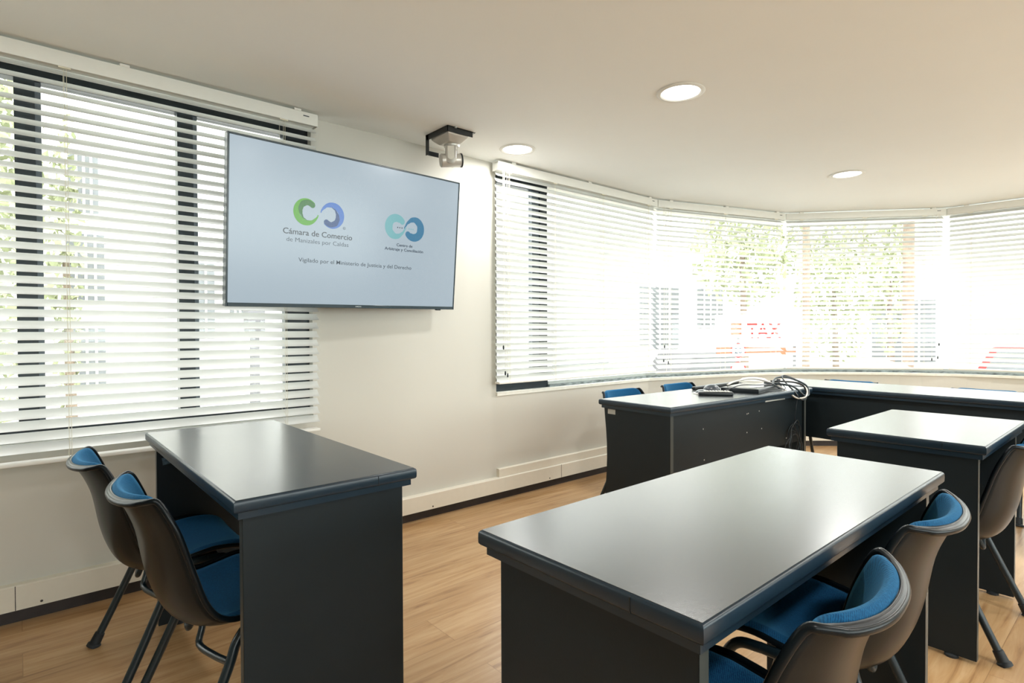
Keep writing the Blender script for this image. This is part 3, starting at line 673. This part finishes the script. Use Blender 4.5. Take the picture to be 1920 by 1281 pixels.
bm = B(); box(bm, TW / 2 - .125, TW / 2 - .098, -TH / 2 - .006, -TH / 2 + .002, -.02, 0); obj('sensor', bm, 'black', tv, label='small black sensor tab under the bezel')
# swing arm to the wall
bm = B(); box(bm, -.25, .25, -.2, -.17, -.075, -.062); box(bm, -.25, .25, .08, .11, -.075, -.062); box(bm, -.03, .03, -.2, .12, -.085, -.062)
mtw = tv.matrix_world.inverted(); A = Vector((1.43, YW - .0005, 1.60)); Bq = Vector((1.62, YW - .10, 1.60)); Cq = tc_ + nn * -.08
wallm = mtw @ Matrix.Translation(A)
box(bm, -.05, .05, -.02, 0, -.14, .14, 0, 2, wallm)
for p, q in ((A + Vector((0, -.02, 0)), Bq), (Bq, Cq)):
    for dz in (-.03, .03): tube(bm, [mtw @ (p + Vector((0, 0, dz))), mtw @ (q + Vector((0, 0, dz)))], .012, 8)
tube(bm, [mtw @ (Bq + Vector((0, 0, -.05))), mtw @ (Bq + Vector((0, 0, .05)))], .018, 12)
obj('wall_bracket', bm, 'black', tv, smooth=True)

# ---------------------------------------------------------------- pan-tilt camera under the ceiling
pc = thing('conference_camera', 'silver pan-tilt camera hanging from a black bracket at the ceiling above the television', 'camera', (1.785, 2.585, CZ))
bm = B(); box(bm, 0, .17, 0, .215, -.004, 0); box(bm, 0, .17, 0, .003, -.032, 0); box(bm, 0, .003, 0, .215, -.032, 0)
box(bm, .16, .19, .0, .03, -.004, 0); box(bm, 0, .003, .19, .222, -.115, 0)
prism(bm, [(0.0, -.115), (0.003, -.115), (.003, -.09), (.003, -.09), (0, -.09)], .19, .222, 'y') if False else None
box(bm, .0, .075, .2, .203, -.118, -.092)
for x, z in ((.03, -.015), (.06, -.022), (.12, -.018)): lathe(bm, [(0, .001), (.003, .001), (.003, 0)], 8, (0, 0, 0), Matrix.Translation((x, -.0005, z)) @ Matrix.Rotation(R(90), 4, 'X'))
obj('mount_bracket', bm, 'black', pc)
bm = B(); lathe(bm, [(0, .001), (.007, .001), (.007, -.006), (0, -.006)], 10, (.178, .015, -.004)); lathe(bm, [(0, .001), (.006, .001), (.006, -.005), (0, -.005)], 10, (.05, -.006, -.002)); obj('mounting_screw', bm, 'alu', pc, smooth=True)
bm = B()
lo = [(.045, .05), (.125, .05), (.125, .15), (.045, .15)]; hi = [(.012, .012), (.150, .012), (.150, .185), (.012, .185)]
v0 = [bm.verts.new((x, y, -.066)) for x, y in lo]; v1 = [bm.verts.new((x, y, -.036)) for x, y in hi]; v2 = [bm.verts.new((x, y, -.005)) for x, y in hi]
bm.faces.new(v0[::-1]); bm.faces.new(v2)
for a, b in ((v0, v1), (v1, v2)):
    for i in range(4): bm.faces.new([a[i], a[(i + 1) % 4], b[(i + 1) % 4], b[i]])
bmesh.ops.recalc_face_normals(bm, faces=bm.faces); bmesh.ops.bevel(bm, geom=list(bm.edges), offset=.006, segments=3, profile=.5, affect='EDGES')
obj('base', bm, 'silver', pc, smooth=True)
bm = B(); box(bm, .098, .128, .013, .016, -.030, -.022, .001); obj('indicator_window', bm, 'black', pc)
# yoke and head in a frame turned so that +x is the head axis
rm = Matrix.Translation((.100, .105, 0)) @ Matrix.Rotation(R(-41), 4, 'Z')
bm = B(); lathe(bm, [(0, -.062), (.046, -.062), (.044, -.076), (.034, -.078), (0, -.078)], 28, (0, 0, 0), rm)
for yy in (-.046, .034):
    pts = [(-.030, -.076), (.030, -.076)] + [(.030 * math.cos(R(a)), -.150 + .030 * math.sin(R(a))) for a in range(0, -181, -15)]
    b2 = B(); prism(b2, pts, yy, yy + .012, 'y'); bmesh.ops.bevel(b2, geom=list(b2.edges), offset=.003, segments=2, profile=.5, affect='EDGES'); bmesh.ops.transform(b2, matrix=rm, verts=b2.verts)
    me_ = bpy.data.meshes.new('x'); b2.to_mesh(me_); b2.free(); bm.from_mesh(me_); bpy.data.meshes.remove(me_)
obj('yoke', bm, 'silver', pc, smooth=True)
bm = B(); pts = [(-.018, -.082), (.018, -.082)] + [(.018 * math.cos(R(a)), -.140 + .018 * math.sin(R(a))) for a in range(0, -181, -15)]
prism(bm, pts, -.0485, -.046, 'y'); bmesh.ops.transform(bm, matrix=rm, verts=bm.verts); obj('yoke_cover', bm, 'white_plastic', pc, smooth=True)
bm = B(); rx = rm @ Matrix.Translation((-.004, .002, -.150)) @ Matrix.Rotation(R(20), 4, 'Z') @ Matrix.Rotation(R(-6), 4, 'Y') @ Matrix.Rotation(R(90), 4, 'Y')
lathe(bm, [(0, -.062), (.034, -.062), (.038, -.058), (.038, .050), (.034, .056), (0, .056)], 32, (0, 0, 0), rx); hd = obj('camera_head', bm, 'silver', pc, smooth=True)
bm = B(); lathe(bm, [(.028, .055), (.039, .055), (.040, .062), (.032, .064), (.026, .058), (0, .058)], 32, (0, 0, 0), rx); obj('lens_ring', bm, 'black', hd, smooth=True)
bm = B(); box(bm, -.034, .016, -.032, .034, -.13, -.08, .01, 3, rm); obj('pivot_housing', bm, 'black', pc, smooth=True)

# ---------------------------------------------------------------- things on the window desk
DZ = .7503
t = thing('remote_control', 'flat black remote control with rows of pale keys near the desk front edge', 'remote control', (3.09, 1.735, DZ), R(-51))
bm = B(); box(bm, -.098, .098, -.0, .055, 0, .024, .008, 3); rb = obj('body', bm, 'black', t, smooth=True)
for i in range(9):
    for j in range(2):
        bm = B(); box(bm, -.066 + i * .0165, -.055 + i * .0165, .008 + j * .022, .022 + j * .022, .023, .029, .0015); obj('key', bm, 'white_plastic', rb, smooth=True)
def dome(loc, r, h, label, base):
    t = thing('table_microphone', label, 'microphone', loc, 0, 'dark domed devices on the window desk')
    bm = B(); lathe(bm, [(0, 0), (base, 0), (base, .004), (base * .9, .007), (0, .007)], 32); obj('base', bm, 'white_plastic', t, smooth=True)
    bm = B(); lathe(bm, [(r, .006)] + [(r * math.cos(R(a)), .007 + h * math.sin(R(a))) for a in range(0, 90, 10)] + [(0, .007 + h)], 32); obj('dome', bm, 'grey_dev', t, smooth=True)
dome((3.145, 1.86, DZ), .040, .020, 'small dark domed device at the left end of the cable pile', .052)
dome((3.30, 1.885, DZ), .052, .040, 'taller dark domed device just behind the remote control', .060)
t = thing('video_receiver', 'closed flat black box with a glossy top reflecting the window', 'electronic device', (3.58, 1.76, DZ), R(8))
bm = B(); box(bm, -.235, .235, -.115, .115, 0, .028, .004, 2); obj('case', bm, 'black', t, smooth=True)
M['gloss'] = mat('glossy_lid', s(60, 66, 70), .12); bm = B(); box(bm, -.228, .228, -.108, .108, .0275, .0295, .001); obj('lid', bm, 'gloss', t, label='glossy lid')
bm = B(); box(bm, -.33, .27, -.014, .014, 0, .022, .008, 2)
tag(obj('sound_bar', bm, 'black', loc=(3.62, 2.015, DZ), rot=(0, 0, R(1)), smooth=True), 'long slim black bar lying along the far side of the desk', 'speaker bar')
t = thing('speakerphone', 'round pale grey conference speakerphone behind the cables', 'speakerphone', (3.915, 1.915, DZ))
bm = B(); lathe(bm, [(0, 0), (.088, 0), (.094, .010), (.092, .018)], 40); obj('base', bm, 'grey_dev', t, smooth=True, label='dark lower ring')
bm = B(); lathe(bm, [(.092, .018), (.090, .034), (.075, .046), (.04, .052), (0, .053)], 40); obj('cover', bm, 'white_plastic', t, smooth=True, label='pale grey domed cover')
bm = B(); lathe(bm, [(0, 0), (.011, 0), (.010, .014), (.005, .02), (0, .02)], 12); box(bm, -.006, .03, -.007, .007, .004, .014, .003)
tag(obj('cable_plug', bm, 'white_plastic', loc=(3.385, 1.655, DZ), rot=(0, 0, R(10)), smooth=True), 'small ivory plug lying by the front edge of the desk', 'plug')
def cable(name, pts, r, m, label, n=8, parent=None):
    bm = B(); tube(bm, smooth_path(pts, n), r, 8); o = obj(name, bm, m, parent, smooth='all')
    if label: tag(o, label, 'cable', 'cables on the window desk')
    return o
cable('cable', [(3.45, 1.86, DZ + .034), (3.55, 1.86, .80), (3.68, 1.80, .815), (3.74, 1.70, .785), (3.72, 1.60, .745), (3.77, 1.56, .70), (3.86, 1.54, .705), (3.90, 1.56, .76), (3.84, 1.64, .80), (3.76, 1.72, .79)], .006, 'silver', 'thick pale grey cable arching over the desk end')
cable('cable', [(3.70, 1.74, .79), (3.78, 1.60, .775), (3.85, 1.545, .71), (3.93, 1.55, .715), (3.955, 1.58, .77), (3.90, 1.66, .815), (3.80, 1.70, .82), (3.70, 1.68, .79), (3.66, 1.62, .765)], .006, 'tube', 'dark cable coiled in a loop hanging off the desk end')
cable('cable', [(3.75, 1.72, .80), (3.84, 1.575, .79), (3.885, 1.55, .735), (3.86, 1.54, .690), (3.80, 1.55, .69), (3.76, 1.57, .74), (3.80, 1.65, .80), (3.88, 1.70, .83), (3.95, 1.66, .81), (3.975, 1.60, .765), (3.93, 1.555, .725)], .005, 'black', 'thin black cable crossing inside the coil')
cable('cable', [(3.41, 1.66, .760), (3.50, 1.63, .757), (3.62, 1.612, .758), (3.70, 1.60, .765), (3.73, 1.66, .80)], .0025, 'black', 'thin black lead running along the front edge from the plug')
cable('cable', [(3.12, 1.81, .757), (3.20, 1.83, .757), (3.27, 1.80, .757), (3.42, 1.76, .79), (3.55, 1.70, .788), (3.66, 1.66, .79)], .003, 'black', 'black lead from the domed devices across the flat box')
bm = B(); box(bm, -.022, .022, -.012, .012, 0, .018, .004); tag(obj('cable_adapter', bm, 'grey_dev', loc=(3.79, 1.69, .792), rot=(.2, .3, .6), smooth=True), 'small grey adapter on top of the cable coil', 'adapter')
# coil hanging under the desk end
t = thing('cable_coil', 'dark cables looped under the desk end beside the back desk', 'cable', (3.80, 1.575, .42))
for k in range(5):
    bm = B(); ph = random.random() * 6; pts = [(.085 * math.cos(a * .35 + ph) * (1 + .12 * math.sin(k * 2 + a)) + .02 * k - .05, .012 * math.sin(a * .7 + k) + .004 * k, .12 * math.sin(a * .35 + ph) - .07 + .02 * k) for a in range(18)]
    tube(bm, smooth_path(pts, 3), .0032, 6, closed=False); obj('cable_loop', bm, 'tube' if k % 2 else 'black', t, smooth='all')
bm = B(); tube(bm, smooth_path([(.02, .0, .30), (.0, .01, .1), (.06, .0, 0), (.09, .0, -.12), (.1, .01, -.25), (.14, 0, -.415)], 5), .003, 6); obj('cable_tail', bm, 'black', t, smooth='all')

# ---------------------------------------------------------------- outside
GZ = -.9
bm = B(); box(bm, -30, 45, 3.4, 45, GZ - .3, GZ); box(bm, 7.3, 45, -30, 3.4, GZ - .3, GZ); tag(obj('street', bm, 'asphalt'), 'pale street surface outside the windows', 'street')['kind'] = 'structure'
M['leaf'] = mat('foliage', s(140, 146, 112), .8, var=.25, vscale=3)
M['facade'] = mat('white_facade', s(228, 226, 220), .9, var=.03, vscale=1)
M['facade_grey'] = mat('grey_cladding', s(96, 96, 98), .8, var=.12, vscale=2)
M['shade_glass'] = mat('far_window', s(96, 100, 102), .4, var=.2, vscale=2)
M['red'] = mat('red_paint', s(160, 14, 14), .6)
M['rust'] = mat('rust_panel', s(130, 84, 58), .8)
M['van'] = mat('white_vehicle', s(230, 230, 228), .3)
def leafy(name, label, x, y, z0, z1, rad, n, trunk=True, squash=1.0):
    t = thing(name, label, 'tree', (x, y, GZ), 0, 'trees along the street')
    bm = B(); rnd = random.Random(hash((x, y)) & 1023)
    for k in range(n):
        u = rnd.random(); th = rnd.random() * 6.283; ph = math.acos(2 * rnd.random() - 1); rr = rnd.random() ** .4
        cz = (z0 + z1) / 2 - GZ; hz = (z1 - z0) / 2
        p = Vector((rad * rr * math.sin(ph) * math.cos(th), rad * squash * rr * math.sin(ph) * math.sin(th), cz + hz * rr * math.cos(ph)))
        sz = rnd.uniform(.05, .13); mt = Matrix.Translation(p) @ Euler((rnd.random() * 6, rnd.random() * 6, rnd.random() * 6)).to_matrix().to_4x4()
        v = [bm.verts.new(mt @ Vector(q)) for q in ((-sz, 0, 0), (0, -sz * .5, .01), (sz, 0, 0), (0, sz * .5, .01))]; bm.faces.new(v)
    obj('foliage', bm, 'leaf', t)
    if trunk: bm = B(); tube(bm, [(0, 0, -.02), (.05, 0, (z0 - GZ) * .6), (0, .05, (z0 + z1) / 2 - GZ)], [.12, .09, .05], 10); obj('trunk', bm, 'bark', t, smooth=True)
    return t
leafy('leafy_tree', 'pale green leafy tree seen at the far left of the left window', -.55, 11.2, -.6, 6.5, .95, 2600)
leafy('leafy_tree', 'thin leafy branches beside the first dark mullion', .66, 12.6, -.4, 5.2, .26, 420)
leafy('leafy_tree', 'yellow-green tree crown at the top of the curved window', 13.0, 6.6, 1.7, 4.4, 1.3, 1400)
leafy('leafy_tree', 'leafy tree standing in the middle of the curved window', 17.0, 6.0, .2, 4.4, 1.1, 1300)
leafy('leafy_tree', 'slim tree seen left of the last blind joint', 15.6, 4.3, .4, 4.2, .45, 500)
def facade(name, label, A, Bq, zt, wins, m='facade', depth=.6):
    A = Vector((*A, 0)); Bq = Vector((*Bq, 0)); L = (Bq - A).length; an = math.atan2(Bq.y - A.y, Bq.x - A.x)
    t = thing(name, label, 'building', (A.x, A.y, GZ), an)
    bm = B(); box(bm, 0, L, 0, depth * 6, 0, zt - GZ); box(bm, -.05, L + .05, -.12, 0, zt - GZ - .25, zt - GZ); obj('wall', bm, m, t)
    for (x0, x1, z0, z1) in wins:
        bm = B(); box(bm, x0, x1, -.02, .0, z0 - GZ, z1 - GZ); wn_ = obj('window', bm, 'shade_glass', t)
        bm = B(); xx = x0
        for k in range(1, 4): box(bm, x0 + (x1 - x0) * k / 4 - .02, x0 + (x1 - x0) * k / 4 + .02, -.04, -.02, z0 - GZ, z1 - GZ)
        obj('window_bar', bm, 'facade', wn_)
    return t
facade('white_building', 'white building with tall grey window strips beyond the left window', (-6, 13.4), (4.6, 13.4), 9, [(6.70, 7.28, 1.7, 3.0), (6.70, 7.28, .15, 1.25), (6.75, 7.2, 3.4, 4.5), (8.5, 9.2, 1.0, 2.6), (9.5, 9.9, 1.5, 2.5)])
bm = B(); tube(bm, [(0, 0, 0), (0, 0, 4.4)], [.09, .06], 12); box(bm, -.14, .14, -.14, .14, 2.0, 2.5, .02); box(bm, -.10, .10, -.1, .1, 2.9, 3.1, .02)
for sy in (-1, 1): tube(bm, smooth_path([(0, 0, 2.95), (sy * .25, 0, 3.1), (sy * .32, 0, 3.5)], 4), .02, 6)
tag(obj('street_lamp', bm, 'facade_grey', loc=(3.05, 10.2, GZ), smooth=True), 'grey street lamp post beyond the left window', 'street lamp')
facade('grey_building', 'low grey-windowed building across the street behind the curved window', (8.0, 11.5), (17.5, 8.6), 5.5, [(5.6, 7.0, .6, 2.4), (7.7, 8.7, 1.2, 2.4)])
facade('white_house', 'white house with pale roof line seen at the right of the curved window', (19.8, 8.0), (20.8, -7), 4.6, [(2.0, 3.6, .1, 2.0), (5.5, 6.6, -.6, 1.9), (8.8, 12.6, 1.15, 1.75)])
# parked vehicles
def car(name, label, x, y, rz, m, L=3.9, hgt=1.45):
    t = thing(name, label, 'vehicle', (x, y, GZ), rz)
    prof = [(-L / 2, .35), (-L / 2, .85), (-L / 2 + .35, .95), (-L / 2 + .75, hgt), (L / 2 - 1.5, hgt), (L / 2 - .95, .98), (L / 2 - .1, .85), (L / 2, .4)]
    bm = B(); prism(bm, prof, -.8, .8, 'y'); bmesh.ops.bevel(bm, geom=list(bm.edges), offset=.05, segments=2, profile=.5, affect='EDGES'); obj('body', bm, m, t, smooth=True)
    bm = B(); g = [(-L / 2 + .5, .98), (-L / 2 + .82, hgt - .08), (L / 2 - 1.55, hgt - .08), (L / 2 - 1.1, .98)]; prism(bm, g, -.81, .81, 'y'); obj('side_glass', bm, 'shade_glass', t)
    for xx in (-L / 2 + .7, L / 2 - .75):
        for yy in (-.78, .62):
            bm = B(); lathe(bm, [(0, 0), (.3, 0), (.32, .03), (.32, .13), (.3, .16), (0, .16)], 20, (0, 0, 0), Matrix.Translation((xx, yy + .16, .32)) @ Matrix.Rotation(R(90), 4, 'X')); obj('wheel', bm, 'rubber', t, smooth=True)
car('parked_car', 'pale grey car parked outside below the red lettering', 14.2, 8.3, R(-20), 'facade_grey', 3.4)
car('parked_car', 'white car parked outside near the left part of the curved window', 9.0, 7.9, R(-35), 'van', 3.4, 1.55)
car('red_truck', 'red vehicle outside at the far right above the back desk', 14.2, 1.0, R(-86), 'red', 3.8, 1.72)
car('parked_car', 'white car outside right of the last blind joint', 11.4, 2.9, R(-64), 'van', 2.6, 1.5)
# red lettered sign and round road sign
t = thing('shop_sign', 'white board with large red letters across the street', 'sign', (11.0, 5.35, 0), R(-62))
bm = B(); box(bm, -.75, .75, 0, .05, .85, 1.45); sb = obj('board', bm, 'facade', t)
text_obj('sign_text', text_mesh('TAX', .62, .30, bold=.02), 'red', t, Matrix.Translation((.16, -.003, .99)) @ Matrix.Rotation(R(90), 4, 'X'))
bm = B(); box(bm, -.45, -.25, -.012, 0, .99, 1.29, .02); box(bm, -.72, .72, -.01, 0, .66, .80); obj('sign_band', bm, 'rust', t)
for x in (-.7, .7):
    bm = B(); box(bm, x - .03, x + .03, .01, .04, GZ, .85); obj('post', bm, 'facade_grey', t)
t = thing('road_sign', 'round white speed sign reading 20 on a post with a red-ringed disc below', 'sign', (9.65, 5.0, 0), R(-62))
bm = B(); tube(bm, [(0, .02, GZ), (0, .02, 1.0)], .025, 8); obj('post', bm, 'facade_grey', t)
for zc, nm in ((.78, 'speed_disc'), (.45, 'lower_disc')):
    bm = B(); lathe(bm, [(0, 0), (.125, 0), (.125, .01), (0, .01)], 28, (0, 0, 0), Matrix.Translation((0, 0, zc)) @ Matrix.Rotation(R(90), 4, 'X')); dd = obj(nm, bm, 'van', t)
    bm = B(); lathe(bm, [(.105, .011), (.128, .011), (.128, .013), (.105, .013)], 28, (0, 0, 0), Matrix.Translation((0, 0, zc)) @ Matrix.Rotation(R(90), 4, 'X')); obj('red_ring', bm, 'red', dd)
    if zc > .7: text_obj('number', text_mesh('20', .13, .10, bold=.02), 'ink', dd, Matrix.Translation((0, -.0125, zc - .05)) @ Matrix.Rotation(R(90), 4, 'X'))
for k, (x, y, z1, rr, m_, lb) in enumerate([(10.4, 4.15, 4.2, .06, 'bark', 'thin pole right of the red letters'), (13.4, 3.4, 3.8, .10, 'bark', 'thick brownish post in the middle of the curved window')]):
    bm = B(); tube(bm, [(0, 0, 0), (0, 0, z1 - GZ)], rr, 12); box(bm, -rr * 1.6, rr * 1.6, -rr * 1.6, rr * 1.6, 0, .12); tag(obj('utility_pole', bm, m_, loc=(x, y, GZ), smooth=True), lb, 'pole', 'poles in the street')
bpy.context.view_layer.update()
